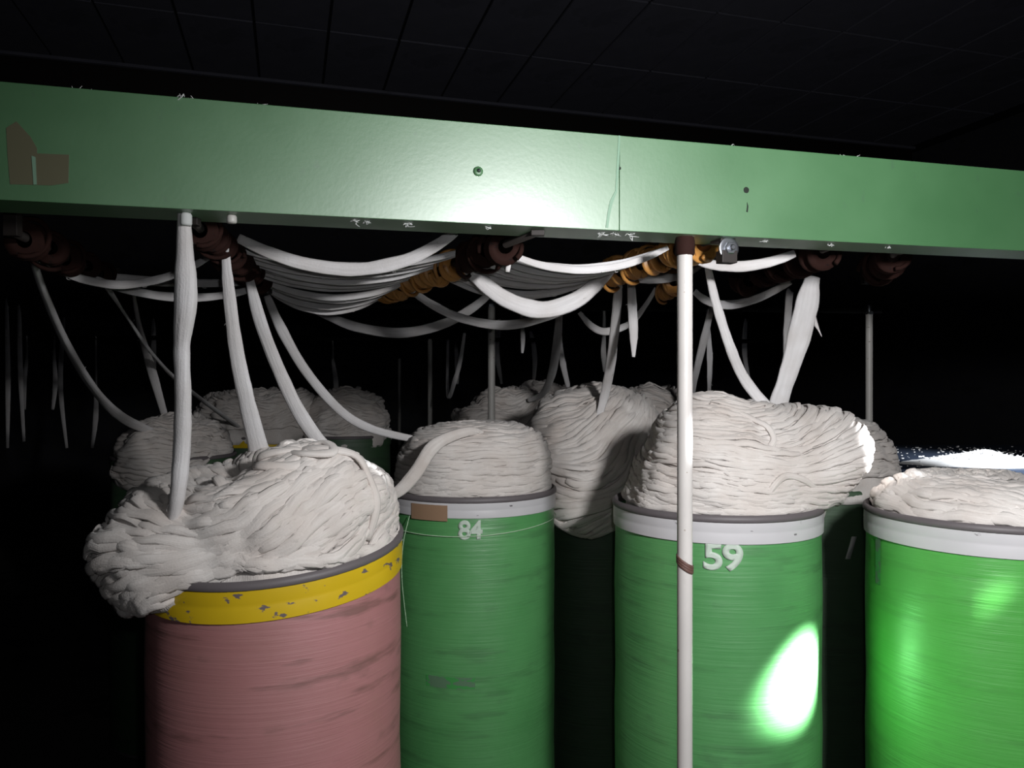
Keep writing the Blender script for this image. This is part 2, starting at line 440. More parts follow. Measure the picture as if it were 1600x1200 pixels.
post(1358, 490, 3.10, 0.0270, 'dull post standing behind the right hand cans against the dark', M_GREYPOST, tip=True)
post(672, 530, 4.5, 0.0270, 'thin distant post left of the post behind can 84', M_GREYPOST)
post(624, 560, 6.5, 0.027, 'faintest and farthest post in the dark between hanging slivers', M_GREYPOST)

# ------------------------------------------------------------------ guide rails with brown guide rollers
def roller_mesh(name, mtl, r=0.030):
    b = MB(); n = 20; prof = []
    h = 0.013
    pr = [(0.42, -h), (0.97, -h), (1.0, -h*0.8), (0.95, -h*0.55), (0.62, -h*0.3), (0.55, 0), (0.62, h*0.3), (0.95, h*0.55), (1.0, h*0.8), (0.97, h), (0.42, h)]
    rows = []
    for q, y in pr:
        for k in range(n):
            a = 2*math.pi*k/n; ec = 1.0 + 0.13*math.cos(a - 2.2)
            rows.append((q*r*ec*math.cos(a), y + 0.004*math.sin(a), q*r*ec*math.sin(a)))
    b.grid(len(pr), n, rows, lambda r_, c_: (0, 0)); b.tri(range(n)); b.tri([(len(pr)-1)*n+k for k in range(n)][::-1])
    # curled guide tail
    pts = [Vector((r*(0.9+0.25*t)*math.cos(2.4+4.4*t), h*1.6*(t-0.5)*2, r*(0.9+0.25*t)*math.sin(2.4+4.4*t))) for t in [i/14 for i in range(15)]]
    b.tube(pts, [0.0042]*15, 0.8, 6)
    return b.mesh(name, mtl)
RM = roller_mesh('roller', M_BROWN); RMD = roller_mesh('roller', M_SHADEBROWN)  # lit and shade-painted copies of one roller
def rail(a, b_, label, ks, dark, scale=1.0, seed=3):
    A = P(*a); B = P(*b_); d = B - A; e = empty('guide_rail', A)
    tag(e, label, 'rail', None)
    m = MB(); m.tube([Vector((0, 0, 0)), d*0.5, d], [0.008]*3, 1.0, 12); m.build('rod', M_RAIL, e)
    for sgn in (0.0, 1.0):
        m = MB(); m.box((0, 0, 0.014), (0.012, 0.008, 0.022)); o = m.build('rod_bracket', M_RAIL, e, smooth=False, bevel=.001); o.location = d*sgn
    rz = math.atan2(-d.x, d.y); rr = random.Random(seed)
    for i, k in enumerate(ks):
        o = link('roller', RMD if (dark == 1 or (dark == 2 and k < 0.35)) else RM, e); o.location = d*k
        o.rotation_euler = (rr.uniform(-.25, .25), rr.uniform(0, 6), rz + rr.uniform(-.25, .25)); s = 1.2*scale*rr.uniform(0.9, 1.1); o.scale = (s, s*1.1, s)
    return e
rail((840, 362, 1.40), (606, 453, 2.25), 'guide rail of orange brown rollers sloping down below the middle of the beam', [.16, .25, .34, .45, .56, .67, .78, .89, .98], 2)
rail((1120, 372, 1.53), (930, 436, 2.05), 'guide rail of orange brown rollers just left of the white front post', [.12, .26, .42, .60, .80], 0, 1.0, 5)
rail((1135, 384, 1.62), (1035, 458, 2.40), 'lower guide rail of brown rollers crossing behind the white front post', [.72, .93], 0, .95, 8)
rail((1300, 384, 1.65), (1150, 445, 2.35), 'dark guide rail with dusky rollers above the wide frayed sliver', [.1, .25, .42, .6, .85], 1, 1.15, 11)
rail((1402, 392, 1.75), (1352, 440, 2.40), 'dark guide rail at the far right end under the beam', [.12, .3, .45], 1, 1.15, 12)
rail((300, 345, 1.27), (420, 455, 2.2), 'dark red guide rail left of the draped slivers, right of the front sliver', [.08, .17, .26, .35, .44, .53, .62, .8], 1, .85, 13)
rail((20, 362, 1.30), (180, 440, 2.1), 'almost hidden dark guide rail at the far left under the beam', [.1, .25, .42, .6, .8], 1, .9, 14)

def cross_y(k, x): return (2.97 + 0.1*x) if k == 0 else (4.55 + 0.1*x)
for k, (xa, xb, lab) in enumerate([(-1.6, 1.5, 'dark cross rod carried by the dull posts, far slivers hang from it'), (-2.6, 1.6, 'farthest dark cross rod on top of the thin distant post')]):
    m = MB(); m.tube([Vector((x, cross_y(k, x), CAMZ + [0.298, 0.262][k])) for x in (xa, 0, xb)], [0.012]*3, 1, 10)
    o = m.build('cross_rod', M_BLACK); tag(o, lab, 'rod')

# ------------------------------------------------------------------ sliver cans
def arc_text(txt, size, r, az, z, mtl, parent, name='number', shear=0.0, bold=0.004, squeeze=1.0):
    cu = bpy.data.curves.new('t', 'FONT'); cu.body = txt; cu.size = size; cu.shear = shear; cu.offset = bold; cu.align_x = 'CENTER'
    cu.space_character = 0.92
    to = bpy.data.objects.new('t', cu); COL.objects.link(to)
    bpy.context.view_layer.update()
    me = bpy.data.meshes.new_from_object(to.evaluated_get(bpy.context.evaluated_depsgraph_get()))
    bpy.data.objects.remove(to)
    bm = bmesh.new(); bm.from_mesh(me)
    bmesh.ops.triangulate(bm, faces=bm.faces)
    for _ in range(2): bmesh.ops.subdivide_edges(bm, edges=[e for e in bm.edges if e.calc_length() > size*0.12], cuts=1)
    g = bmesh.ops.extrude_face_region(bm, geom=bm.faces[:])
    ex = set(v for v in g['geom'] if isinstance(v, bmesh.types.BMVert))
    for v in bm.verts:
        a = az + v.co.x*squeeze/r; rr = r + (0.0012 if v in ex else -0.001)
        v.co = Vector((rr*math.sin(a), -rr*math.cos(a), z + v.co.y))
    me2 = bpy.data.meshes.new(name); bm.to_mesh(me2); bm.free(); me2.materials.append(mtl)
    return link(name, me2, parent)

RC = 0.25
def make_can(x, y, h, tilt, label, body_m, band_m, r=RC, band=0.045, seg=72, group=None, rz=0):
    """h is the rim height above the floor; tilt slopes the rim plane"""
    e = empty('sliver_can', (x, y, 0)); tag(e, label, 'can', group)
    def sh(m):
        for i, p in enumerate(m.v):
            k = max(0.0, min(1.0, (p[2] - (h-0.35))/0.3)); k = k*k*(3-2*k)
            m.v[i] = (p[0], p[1], p[2] + k*(tilt[0]*p[0] + tilt[1]*p[1]))
    m = MB(); zs = [0.03, 0.05] + [0.05 + (h-0.1-0.05)*i/10 for i in range(1, 10)] + [h-0.06, h-0.02]
    prof = [(r*0.9, 0.012), (r*0.985, 0.02), (r*0.99, 0.06)] + [(r*0.985 + 0.0015*math.sin(i*2.1), z) for i, z in enumerate(zs[3:])]
    inn = [(r*0.955, h-0.02), (r*0.95, h-0.12), (r*0.95, h-0.30)]
    m.lathe(prof + inn, seg); sh(m); m.build('can_body', body_m, e, autosmooth=40)
    m = MB(); m.lathe([(r*0.97, h-0.012), (r*0.998, h-0.012), (r*1.002, h-0.012-band*0.42), (r*0.9995, h-0.012-band*0.47), (r*1.002, h-0.012-band*0.52), (r*0.999, h-0.012-band), (r*0.97, h-0.012-band)], seg, caps=False); sh(m)
    m.build('band', band_m, e, autosmooth=40)
    m = MB(); m.lathe([(r*0.95, h-0.012), (r*1.002, h-0.012), (r*1.010, h-0.010), (r*1.012, h-0.004), (r*1.004, h+0.001), (r*0.985, h+0.004), (r*0.955, h-0.002), (r*0.95, h-0.014)], seg, caps=False); sh(m)
    m.build('rim', M_RIM, e, autosmooth=60)
    m = MB(); m.lathe([(r*0.93, 0.0), (r*0.955, 0.004), (r*0.955, 0.014), (r*0.9, 0.016)], 40); m.build('base_ring', M_RIM, e, autosmooth=40)
    return e

def star(dirv, a, h, p, bumps, ns, seed):
    rho = math.hypot(dirv.x, dirv.y); z = dirv.z
    if z > 0: rr = ((rho/a)**p + (z/h)**p)**(-1.0/p)
    else: rr = min(a/max(rho, 1e-3), 0.28)
    for (az, el, wd, amp) in bumps:
        b = Vector((math.sin(az)*math.cos(el), -math.cos(az)*math.cos(el), math.sin(el)))
        ang = dirv.angle(b); rr += amp*math.exp(-(ang/wd)**2)
    q = dirv*3.1 + Vector((seed*3.7, 0, 0))
    rr += ns*noise.noise(q) + ns*0.5*noise.noise(q*2.3)
    return rr
def make_mound(x, y, zc, label, a=0.235, h=0.2, p=2.4, bumps=(), ns=0.02, seed=0, n_str=150, rad=0.0085, base_head=0.0, head_var=1.0, crimp=0.004, L=(0.25, 0.6), mtl=None, loops=(), over=(), el0=-18, front=True, flowsc=2.0):
    """heaped cotton sliver: x,y centre of the can, zc height of its centre; azimuth 0 looks at the camera"""
    mtl = mtl or M_SLIVER
    bumps = [(R(b[0]), R(b[1]), R(b[2]), b[3]) for b in bumps]
    e = empty('sliver_coil', (x, y, zc)); tag(e, label, 'cotton')
    def S(az, el):
        el = max(-1.2, min(math.pi/2, el))
        d = Vector((math.sin(az)*math.cos(el), -math.cos(az)*math.cos(el), math.sin(el)))
        return d*star(d, a, h, p, bumps, ns, seed)
    def nrm(az, el):
        ee = 0.02; p0 = S(az, el); q = (S(az+ee, el)-p0).cross(S(az, min(el+ee, 1.5707))-p0)
        if q.length < 1e-9: return Vector((0, 0, 1))
        q.normalize(); return q if q.dot(p0) > 0 else -q
    def elmin(az):
        d = math.degrees((az + math.pi) % (2*math.pi) - math.pi)
        for c_, w_, lo in over:
            if abs(d-c_) < w_: return 6 + (lo-6)*math.cos((d-c_)/w_*math.pi/2)**0.7
        return 1
    m = MB(); nr, nc = 30, 72; rows = []
    for i in range(nr):
        el = R(el0) + (math.pi/2 - R(el0))*i/(nr-1)*0.999
        for k in range(nc):
            az = -2*math.pi*k/nc
            q = S(az, el); 
            d = q.normalized()
            rip = 0.0035*math.sin(el*60 + 6*noise.noise(d*2.5)) 
            rows.append(tuple(q + d*(rip - 0.004)))
    b0 = m.grid(nr, nc, rows, lambda r_, c_: (r_*0.8, c_*0.15)); m.tri([b0+k for k in range(nc)][::-1]); m.tri([b0+(nr-1)*nc+k for k in range(nc)])
    m.build('coil_core', mtl, e)
    rr = random.Random(seed*17+5)
    m = MB(); npt = 22
    for s_ in range(n_str):
        az = rr.uniform(-math.pi, math.pi)
        if front: az = rr.gauss(0, 1.35)
        el = math.asin(rr.uniform(math.sin(R(elmin(az))), 0.985))
        if s_ % 5 == 0: el = R(elmin(az)) + rr.uniform(0, 0.12)
        Ls = rr.uniform(*L); st = Ls/(npt-1); pts = []; nn = []
        off = rr.uniform(-0.002, 0.0035); ph = rr.uniform(0, 6); wl = rr.uniform(0.05, 0.12)
        dirn = rr.choice((-1, 1))
        r0 = rad*rr.uniform(0.75, 1.35)
        for i in range(npt):
            q = S(az, el); n_ = nrm(az, el)
            wav = crimp*math.sin(ph + i*st/wl*6.28)
            pts.append(q + n_*(off + 0.003*math.sin(ph*2 + i*0.5)) + Vector((0, 0, wav*0.7))); nn.append(n_)
            d = q.normalized()
            th = base_head + head_var*noise.noise(d*flowsc + Vector((0, seed*5.1, 0)))
            rho = max(0.05, math.hypot(q.x, q.y)); Rr = max(0.1, q.length)
            az += dirn*math.cos(th)*st/rho; el += dirn*math.sin(th)*st/Rr
            el = max(R(elmin(az)), min(1.52, el))
        # drop ends into the mass
        pts[0] = pts[0] - nn[0]*0.012; pts[-1] = pts[-1] - nn[-1]*0.012
        ws = [r0*(0.35 + 0.65*min(1, i/3, (npt-1-i)/3))*(1+0.12*math.sin(i*0.9+ph)) for i in range(npt)]
        m.tube(pts, ws, 0.42, 8, side=nn)
    o = m.build('packed_strands', mtl, e); o['kind'] = 'stuff'
    # loose loops of sliver lying on the heap, given as (az, el) paths
    for path, wd in loops:
        pts = [S(R(q[0]), R(q[1])) + nrm(R(q[0]), R(q[1]))*q[2] for q in path]
        nn = [nrm(R(q[0]), R(q[1])) for q in path]
        n = 24; cp = catmull(pts, n); cn = [v_.normalized() for v_ in catmull(nn, n)]
        m = MB(); m.tube(cp, [wd*(0.6+0.4*min(1, i/3, (n-1-i)/3)) for i in range(n)], 0.6, 10, side=cn)
        m.build('loose_strand', mtl, e)
    return e, S

H_ = CAMZ - 0.0
# front row
c59 = make_can(0.503, 1.902, CAMZ-0.288, (0, 0), 'green can with white band stencilled 59, behind the white front post', M_GREEN, M_WHITEBAND, band=0.046)
c84 = make_can(-0.120, 2.297, CAMZ-0.307, (0, 0), 'green can with white band stencilled 84 and brown tape, in the middle', M_GREEN, M_WHITEBAND, band=0.040)
cpk = make_can(-0.480, 1.578, CAMZ-0.322, (0.05, 0.10), 'pinkish brown can with chipped yellow band at lower left', M_PINK, M_YELBAND, band=0.056, r=0.252)
c3 = make_can(1.088, 1.776, CAMZ-0.290, (0, 0), 'brighter green can with white band cut by the right picture edge', M_GREEN2, M_WHITEBAND, band=0.050)
# second row
cb1 = make_can(0.29, 2.70, CAMZ-0.29, (0, 0), 'shadowed green can in the gap between cans 84 and 59', M_SHADEGREEN, M_SHADEGREEN, seg=48)
cb2 = make_can(0.99, 2.52, CAMZ-0.29, (0, 0), 'dark green can with a painted 1, in the gap right of can 59', M_SHADEGREEN, M_SHADEGREEN, seg=48)
cb3 = make_can(-1.45, 3.30, CAMZ-0.30, (0, 0), 'dark can at left behind the bright front sliver', M_SHADEGREEN, M_SHADEGREEN, seg=48)
far = [(-1.45, 4.40, 'far can with a yellow band glimpsed behind the pinkish can', M_YELBAND), (-0.08, 3.80, 'far can directly behind can 84, almost hidden', M_GREEN),
       (-0.95, 4.42, 'faint distant can left of the middle, under the thin posts', M_GREEN), (0.66, 3.65, 'far can behind the heap of cotton in the centre', M_GREEN),
       (0.20, 4.80, 'distant can in the dark behind can 84, right of the dull post', M_GREEN)]
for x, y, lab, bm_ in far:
    make_can(x, y, CAMZ-0.29, (0, 0), lab, M_SHADEGREEN, M_SHADEGREEN if bm_ is M_GREEN else bm_, seg=40)

# writing on the cans
def az_of(px, cx, cy, r=RC):          # azimuth on a can seen at this picture column
    best = min(range(-90, 91), key=lambda a: abs(800 + F*(cx + r*math.sin(R(a)))/(cy - r*math.cos(R(a))) - px)); return R(best)
arc_text('84', 0.068, RC*0.988, az_of(734, -0.12, 2.297), CAMZ-0.307-0.106, M_NUM, c84, bold=0.0022, squeeze=1.0)
arc_text('59', 0.078, RC*0.988, az_of(1131, 0.503, 1.902), CAMZ-0.288-0.112, M_NUM, c59, bold=0.0025, squeeze=1.15)
arc_text('1', 0.088, RC*0.988, az_of(1326, 0.99, 2.52), CAMZ-0.29-0.225, M_WHITEBAND, cb2, shear=0.3, bold=0.003)
def can_patch(par, r, a0, a1, z0, z1, mtl, name, th=0.0008):
    m = MB(); n = 12; rows = []
    for rr, z in ((r-0.001, z0), (r+th, z0), (r+th, z1), (r-0.001, z1)):
        for k in range(n):
            a = a0 + (a1-a0)*k/(n-1); rows.append((rr*math.sin(a), -rr*math.cos(a), z))
    m.grid(4, n, rows, lambda r_, c_: (0, 0), closed=False); return m.build(name, mtl, par, autosmooth=30)
a0, a1 = az_of(643, -0.12, 2.297), az_of(699, -0.12, 2.297)
tag(can_patch(c84, RC*1.004, a0, a1, CAMZ-0.307-0.060, CAMZ-0.307-0.018, M_TAPE2, 'tape'), 'brown parcel tape on the white band')
M_SMEAR = mat('grey_smear', (0.11, 0.20, 0.12), 0.7, build=chips((0.10, 0.20, 0.11), (0.045, 0.27, 0.06), 0.52, 30))
a0, a1 = az_of(664, -0.12, 2.297), az_of(742, -0.12, 2.297)
can_patch(c84, RC*0.9868, a0, a1, CAMZ-0.815, CAMZ-0.785, M_SMEAR, 'smear')
a0, a1 = az_of(1358, 1.088, 1.776), az_of(1374, 1.088, 1.776)
can_patch(c3, RC*0.9868, a0, a1, CAMZ-0.46, CAMZ-0.35, M_SMEAR, 'smear')
# thin string tied round can 84
m = MB(); pts = []
for k in range(73):
    a = 2*math.pi*k/72; z = CAMZ-0.307-0.098 + 0.010*math.sin(a*1.0+0.7) - 0.008*math.cos(2*a)
    pts.append(Vector((0.2505*math.sin(a), -0.2505*math.cos(a), z)))
m.tube(pts, [0.0012]*73, 1, 5); o = m.build('tied_string', M_STRING, c84)
m = MB(); pts = [P(x, y, Y) for x, y, Y in [(640, 806, 2.10), (630, 850, 2.08), (628, 905, 2.08), (636, 980, 2.08)]]
m.tube(catmull(pts, 20), [0.001]*20, 1, 5); o = m.build('thread', M_STRING); tag(o, 'thin pale thread hanging down the left side of can 84', 'thread')

# ------------------------------------------------------------------ cotton heaps
make_mound(0.503, 1.902, CAMZ-0.285, 'big lopsided cotton heap on can 59 bulging out to the right', a=0.228, h=0.235, p=2.3,
           bumps=[(92, 25, 22, 0.16), (70, 14, 18, 0.05), (-60, 62, 28, 0.02), (-10, 80, 25, 0.02), (85, 48, 20, 0.008), (-90, 35, 30, -0.045)], over=[(92, 30, -4)], ns=0.010, seed=1, n_str=520, head_var=0.22, base_head=-0.10, rad=0.0065, crimp=0.003, L=(0.25, 0.6), flowsc=2.0,
           loops=[([(14, 10, 0.0), (20, 17, 0.008), (30, 20, 0.009), (42, 17, 0.008), (52, 10, 0.0)], 0.008), ([(8, 60, 0.0), (20, 54, 0.008), (28, 47, 0.010), (27, 40, 0.008), (20, 35, 0.0)], 0.008)])
make_mound(-0.120, 2.297, CAMZ-0.305, 'drum shaped cotton heap on can 84 with a strand leading off left', a=0.232, h=0.185, p=4.2,
           bumps=[(-80, 35, 30, -0.02)], ns=0.008, seed=2, n_str=460, head_var=0.15, base_head=0.02, rad=0.007, crimp=0.002, L=(0.3, 0.7))
make_mound(-0.470, 1.575, CAMZ-0.322, 'large creamy cotton heap spilling over the pinkish can at left front', a=0.228, h=0.185, p=3.0,
           bumps=[(-75, 6, 34, 0.09), (-50, 50, 26, -0.06), (60, 42, 22, 0.018), (-50, -4, 22, 0.05), (-85, 55, 25, -0.04), (10, 60, 25, 0.015)], over=[(-62, 62, -18)], ns=0.018, seed=3, n_str=420, head_var=0.7, base_head=0.3, rad=0.0095, crimp=0.005, L=(0.2, 0.5), flowsc=1.6,
           loops=[([(35, 66, 0.0), (42, 52, 0.010), (58, 44, 0.014), (62, 34, 0.010), (64, 22, 0.008), (62, 6, 0.0)], 0.0105), ([(20, 60, 0.0), (30, 48, 0.014), (48, 46, 0.018), (50, 54, 0.012), (36, 62, 0.0)], 0.010),
                  ([(-20, 70, 0.0), (0, 58, 0.010), (20, 56, 0.010), (35, 60, 0.0)], 0.011), ([(-10, 55, 0.0), (5, 45, 0.010), (22, 44, 0.010), (34, 50, 0.0)], 0.011),
                  ([(-60, 52, 0.0), (-45, 44, 0.012), (-30, 40, 0.012), (-18, 36, 0.0)], 0.011)])
make_mound(1.088, 1.776, CAMZ-0.295, 'low sagging cotton heap on the can at the right picture edge', a=0.230, h=0.080, p=3.0,
           bumps=[(40, 50, 30, -0.02)], ns=0.014, seed=4, n_str=300, head_var=0.5, base_head=-0.05, rad=0.0105, L=(0.2, 0.5))
make_mound(0.29, 2.66, CAMZ-0.27, 'folded cotton heap drooping between can 84 and can 59', a=0.25, h=0.265, p=2.4,
           bumps=[(-15, -20, 28, 0.10), (10, -5, 25, 0.03), (-30, 60, 25, -0.02)], over=[(-12, 50, -30)], ns=0.016, seed=5, n_str=380, head_var=1.2, base_head=0.45, rad=0.0095, crimp=0.002, el0=-32, flowsc=1.4)
make_mound(0.99, 2.50, CAMZ-0.28, 'smooth dim cotton heap peeping out behind the tip of the heap on can 59', a=0.238, h=0.185, p=2.4, ns=0.012, seed=6, n_str=160, head_var=0.3)
make_mound(-1.45, 3.30, CAMZ-0.30, 'dusky cotton heap at left behind the bright front sliver', a=0.23, h=0.17, p=2.2, bumps=[(-80, 40, 30, -0.03), (0, -15, 40, 0.05)], over=[(0, 60, -24)], el0=-26, ns=0.02, seed=7, n_str=220, head_var=0.5, rad=0.008)
make_mound(-1.45, 4.40, CAMZ-0.24, 'dusky cotton heap above the far yellow band', a=0.28, h=0.20, p=2.5, bumps=[(90, 20, 30, 0.10), (-90, 20, 30, 0.08)], over=[(90, 40, -4), (-90, 40, -4)], ns=0.03, seed=8, n_str=200, head_var=0.8)
make_mound(-0.08, 3.80, CAMZ-0.27, 'dusky cotton heap behind the dull post', a=0.25, h=0.25, p=2.3, bumps=[(80, 20, 30, 0.10), (-80, 50, 30, -0.06)], ns=0.03, seed=9, n_str=200, head_var=0.8)
make_mound(-0.95, 4.42, CAMZ-0.27, 'faint distant cotton heap below the thin posts', a=0.24, h=0.24, p=2.3, ns=0.03, seed=10, n_str=100, head_var=0.8)
make_mound(0.66, 3.65, CAMZ-0.28, 'dim cotton heap just left of the white front post, farther back', a=0.24, h=0.27, p=2.5, ns=0.03, seed=11, n_str=130, head_var=0.8)
make_mound(0.20, 4.80, CAMZ-0.27, 'faint cotton heap far back in the middle', a=0.24, h=0.28, p=2.5, ns=0.03, seed=12, n_str=100, head_var=0.8)

# ------------------------------------------------------------------ hanging and draped slivers
def sliver(pts, ws, label, flat=0.42, n=34, twist=0.0, mtl=None, group=None, wob=0.0, fray=0, hang=None):
    """pts: (px, py, Y) ; ws: picture widths in px at those points"""
    if hang is not None:
        x0, y0, Y0 = pts[0]; X0 = (x0-800)/F*(3.0 if hang == 0 else 4.55); Yc_ = cross_y(hang, X0); zc_ = [0.298, 0.262][hang]
        pts = [(x0, 600 - zc_*F/Yc_, Yc_)] + list(pts); ws = [ws[0]*0.8] + list(ws)
    q = catmull([P(*p) for p in pts], n)
    hw = interp([1.1*w_/F*p[2]/2 for w_, p in zip(ws, pts)], n)
    sd = random.random()*50
    hw = [h_*(1 + 0.10*noise.noise(Vector((sd, i*0.35, 0)))) for i, h_ in enumerate(hw)]
    m = MB(); m.tube(q, hw, flat, 12, twist=twist)
    # a few fibres standing off the sliver
    rr = random.Random(int(sd*100))
    for _ in range(6 + fray):
        i = rr.randrange(1, n-2); s0 = q[i] + Vector((rr.choice((-1, 1))*hw[i]*0.8, 0, 0))
        e1 = s0 + Vector((rr.uniform(-1, 1)*0.004, rr.uniform(-1, 1)*.003, rr.uniform(-.012, .006)))
        e2 = e1 + (q[i+1]-q[i])*0.4 + Vector((rr.uniform(-1, 1)*0.006, 0, 0))
        m.tube(catmull([s0, e1, e2], 5), [0.0009, 0.0008, 0.0008, 0.0006, 0.0004], 1, 4)
    o = m.build('sliver', mtl or M_SLIVER2)
    tag(o, label, 'sliver', group); return o

s1 = sliver([(287, 322, 1.235), (289, 400, 1.25), (290, 470, 1.27), (284, 540, 1.30), (286, 620, 1.33), (284, 700, 1.36), (278, 770, 1.37), (268, 825, 1.40)],
            [16, 27, 36, 26, 28, 31, 29, 20], 'brightest sliver, hanging straight in front of the left heap from the beam', flat=0.75, twist=2.0, n=48)
b = MB(); b.lathe([(0.008, 0), (0.009, 0.003), (0.009, 0.016), (0.006, 0.022)], 16); q = under_beam(287, 0.03)
o = b.build('sliver_guide_eye', M_LINT); o.location = (q.x, q.y, q.z-0.02); tag(o, 'small white guide eye under the beam holding the brightest sliver', 'guide')
b = MB(); b.lathe([(0.007, 0), (0.008, 0.003), (0.008, 0.010), (0.006, 0.014)], 16); q = under_beam(360, 0.03)
o = b.build('sliver_guide_eye', M_GREYPOST); o.location = (q.x, q.y, q.z-0.013); tag(o, 'dull small guide eye under the beam right of the brightest sliver', 'guide')

sliver([(352, 382, 1.50), (356, 440, 1.52), (368, 540, 1.56), (384, 620, 1.60), (405, 705, 1.66)], [9, 17, 21, 24, 30], 'broad sliver dropping to the back of the left front heap', n=40)
sliver([(385, 415, 1.80), (403, 490, 1.78), (430, 565, 1.74), (468, 645, 1.70), (512, 705, 1.66), (540, 725, 1.60)], [10, 18, 20, 20, 20, 16], 'sliver curving onto the loop at the right of the left front heap')
sliver([(417, 462, 2.25), (440, 515, 2.25), (478, 580, 2.25), (530, 640, 2.25), (580, 670, 2.25), (655, 688, 2.22)], [10, 15, 14, 13, 12, 9], 'thin sliver sweeping right to the heap on can 84')
sliver([(45, 378, 1.45), (66, 450, 1.8), (105, 540, 2.3), (150, 612, 2.7), (195, 655, 2.95), (252, 680, 3.15)], [14, 26, 26, 22, 20, 8], 'leftmost curved sliver sweeping down to the left heap')
sliver([(155, 430, 2.0), (195, 490, 2.2), (240, 555, 2.9), (290, 605, 3.4), (385, 676, 4.25)], [8, 10, 11, 11, 8], 'narrow sliver slanting behind the brightest sliver')
sliver([(207, 448, 2.1), (218, 510, 2.8), (236, 575, 3.15), (262, 665, 3.3)], [9, 16, 15, 8], 'short sliver crossing the narrow slanting one at left')
sliver([(765, 690, 2.16), (742, 674, 2.10), (705, 682, 2.06), (675, 700, 2.02), (650, 738, 1.95), (622, 768, 1.85), (590, 779, 1.72)], [8, 12, 16, 20, 20, 17, 12], 'bright sliver leading from the heap on can 84 down to the left heap', mtl=M_SLIVER, flat=0.5)
sliver([(1104, 408, 1.80), (1118, 470, 1.84), (1140, 540, 1.88), (1165, 595, 1.92), (1210, 650, 1.92)], [9, 13, 15, 16, 18], 'sliver curving down to the top of the heap on can 59, right of the post', n=40)
sliver([(1270, 432, 2.05), (1260, 480, 2.04), (1245, 540, 2.02), (1228, 595, 2.0), (1208, 655, 1.95)], [20, 36, 32, 26, 26], 'widest sliver, frayed at its right edge, above the heap on can 59', flat=0.3, fray=14, n=40)
m = MB(); pts = [P(1266, 480, 2.035), P(1272, 500, 2.035), P(1279, 515, 2.035), P(1284, 526, 2.03)]
m.tube(catmull(pts, 10), interp([.010, .008, .003, .001], 10), 0.25, 6); o = m.build('frayed_tuft', M_SLIVER2); 
wide = [x for x in COL.objects if x.get('label', '').startswith('widest sliver')][0]; o.parent = wide
sliver([(967, 440, 2.10), (962, 500, 2.2), (954, 570, 2.35), (944, 620, 2.45), (930, 672, 2.45)], [11, 14, 14, 13, 8], 'sliver dropping into the fold of the centre heap')
sliver([(986, 436, 2.10), (988, 480, 2.1), (990, 520, 2.1), (990, 558, 2.1)], [10, 14, 13, 4], 'short loose sliver end tapering to a point left of the front post')
sliver([(874, 478, 2.8), (871, 530, 3.0), (862, 585, 3.3), (848, 615, 3.5), (825, 626, 3.6)], [9, 12, 12, 9, 6], 'sliver hooking onto the far heap right of the dull post', hang=0)
sliver([(1112, 480, 2.7), (1100, 530, 2.8), (1086, 590, 3.0), (1080, 625, 3.2)], [8, 12, 10, 8], 'dim slanting sliver just right of the front post', hang=0)
sliver([(1106, 500, 2.9), (1109, 560, 3.0), (1108, 615, 3.1)], [5, 9, 5], 'dim upright sliver end crossing the slanting one right of the post', hang=0)
sliver([(1234, 455, 2.6), (1230, 520, 2.7), (1230, 600, 2.8)], [10, 12, 9], 'dim upright sliver behind the widest one', hang=0)
sliver([(944, 520, 3.2), (943, 550, 3.2), (946, 580, 3.3)], [5, 8, 7], 'tiny sliver piece behind the one dropping into the centre heap', hang=0)
sliver([(905, 488, 2.6), (925, 510, 2.6), (948, 518, 2.6), (985, 505, 2.6), (1010, 475, 2.6), (1025, 450, 2.55)], [6, 10, 11, 9, 7, 5], 'faint sagging sliver loop below the orange rollers')
sliver([(700, 618, 3.9), (712, 590, 3.9), (720, 560, 3.9), (726, 520, 3.9)], [5, 7, 6, 4], 'faint curved sliver left of the dull post', hang=1)
sliver([(815, 490, 3.2), (817, 530, 3.2), (816, 552, 3.2)], [4, 7, 3], 'faint short sliver end right of the dull post', hang=0)
sliver([(876, 535, 3.4), (880, 570, 3.5), (888, 605, 3.6)], [5, 9, 6], 'faint sliver behind the hooked one', hang=0)
farsl = [(10, 470, 700, 3.4), (30, 480, 690, 3.2), (42, 560, 600, 3.5), (85, 560, 640, 3.3), (100, 500, 700, 3.8), (240, 500, 600, 3.4), (150, 600, 700, 4), (780, 500, 600, 4.6), (830, 520, 595, 4.6), (712, 540, 600, 4.8), (1165, 500, 600, 4.0), (520, 560, 600, 4.6)]
for i, (x, y0, y1, Y) in enumerate(farsl):
    Y = max(4.4, Y + 1.3)
    if y1-y0 < 60: y1 = y0+80
    where = ['at the left picture edge', 'second from the left picture edge', 'third from the left edge, short', 'below the leftmost curved sliver', 'long one left of the leftmost curved sliver', 'just left of the brightest sliver',
             'low in the dark left corner', 'right beside the dull post', 'far back beneath the brightest swag', 'far back between the thin posts', 'far back right of the front post', 'far back above the left heaps'][i]
    sliver([(x, y0, Y), (x+random.uniform(-6, 6), (y0+y1)/2, Y), (x+random.uniform(-8, 8), y1, Y)], [5, 8, 4], 'barely visible hanging sliver ' + where, n=14, hang=(0 if Y < 3.9 else 1))

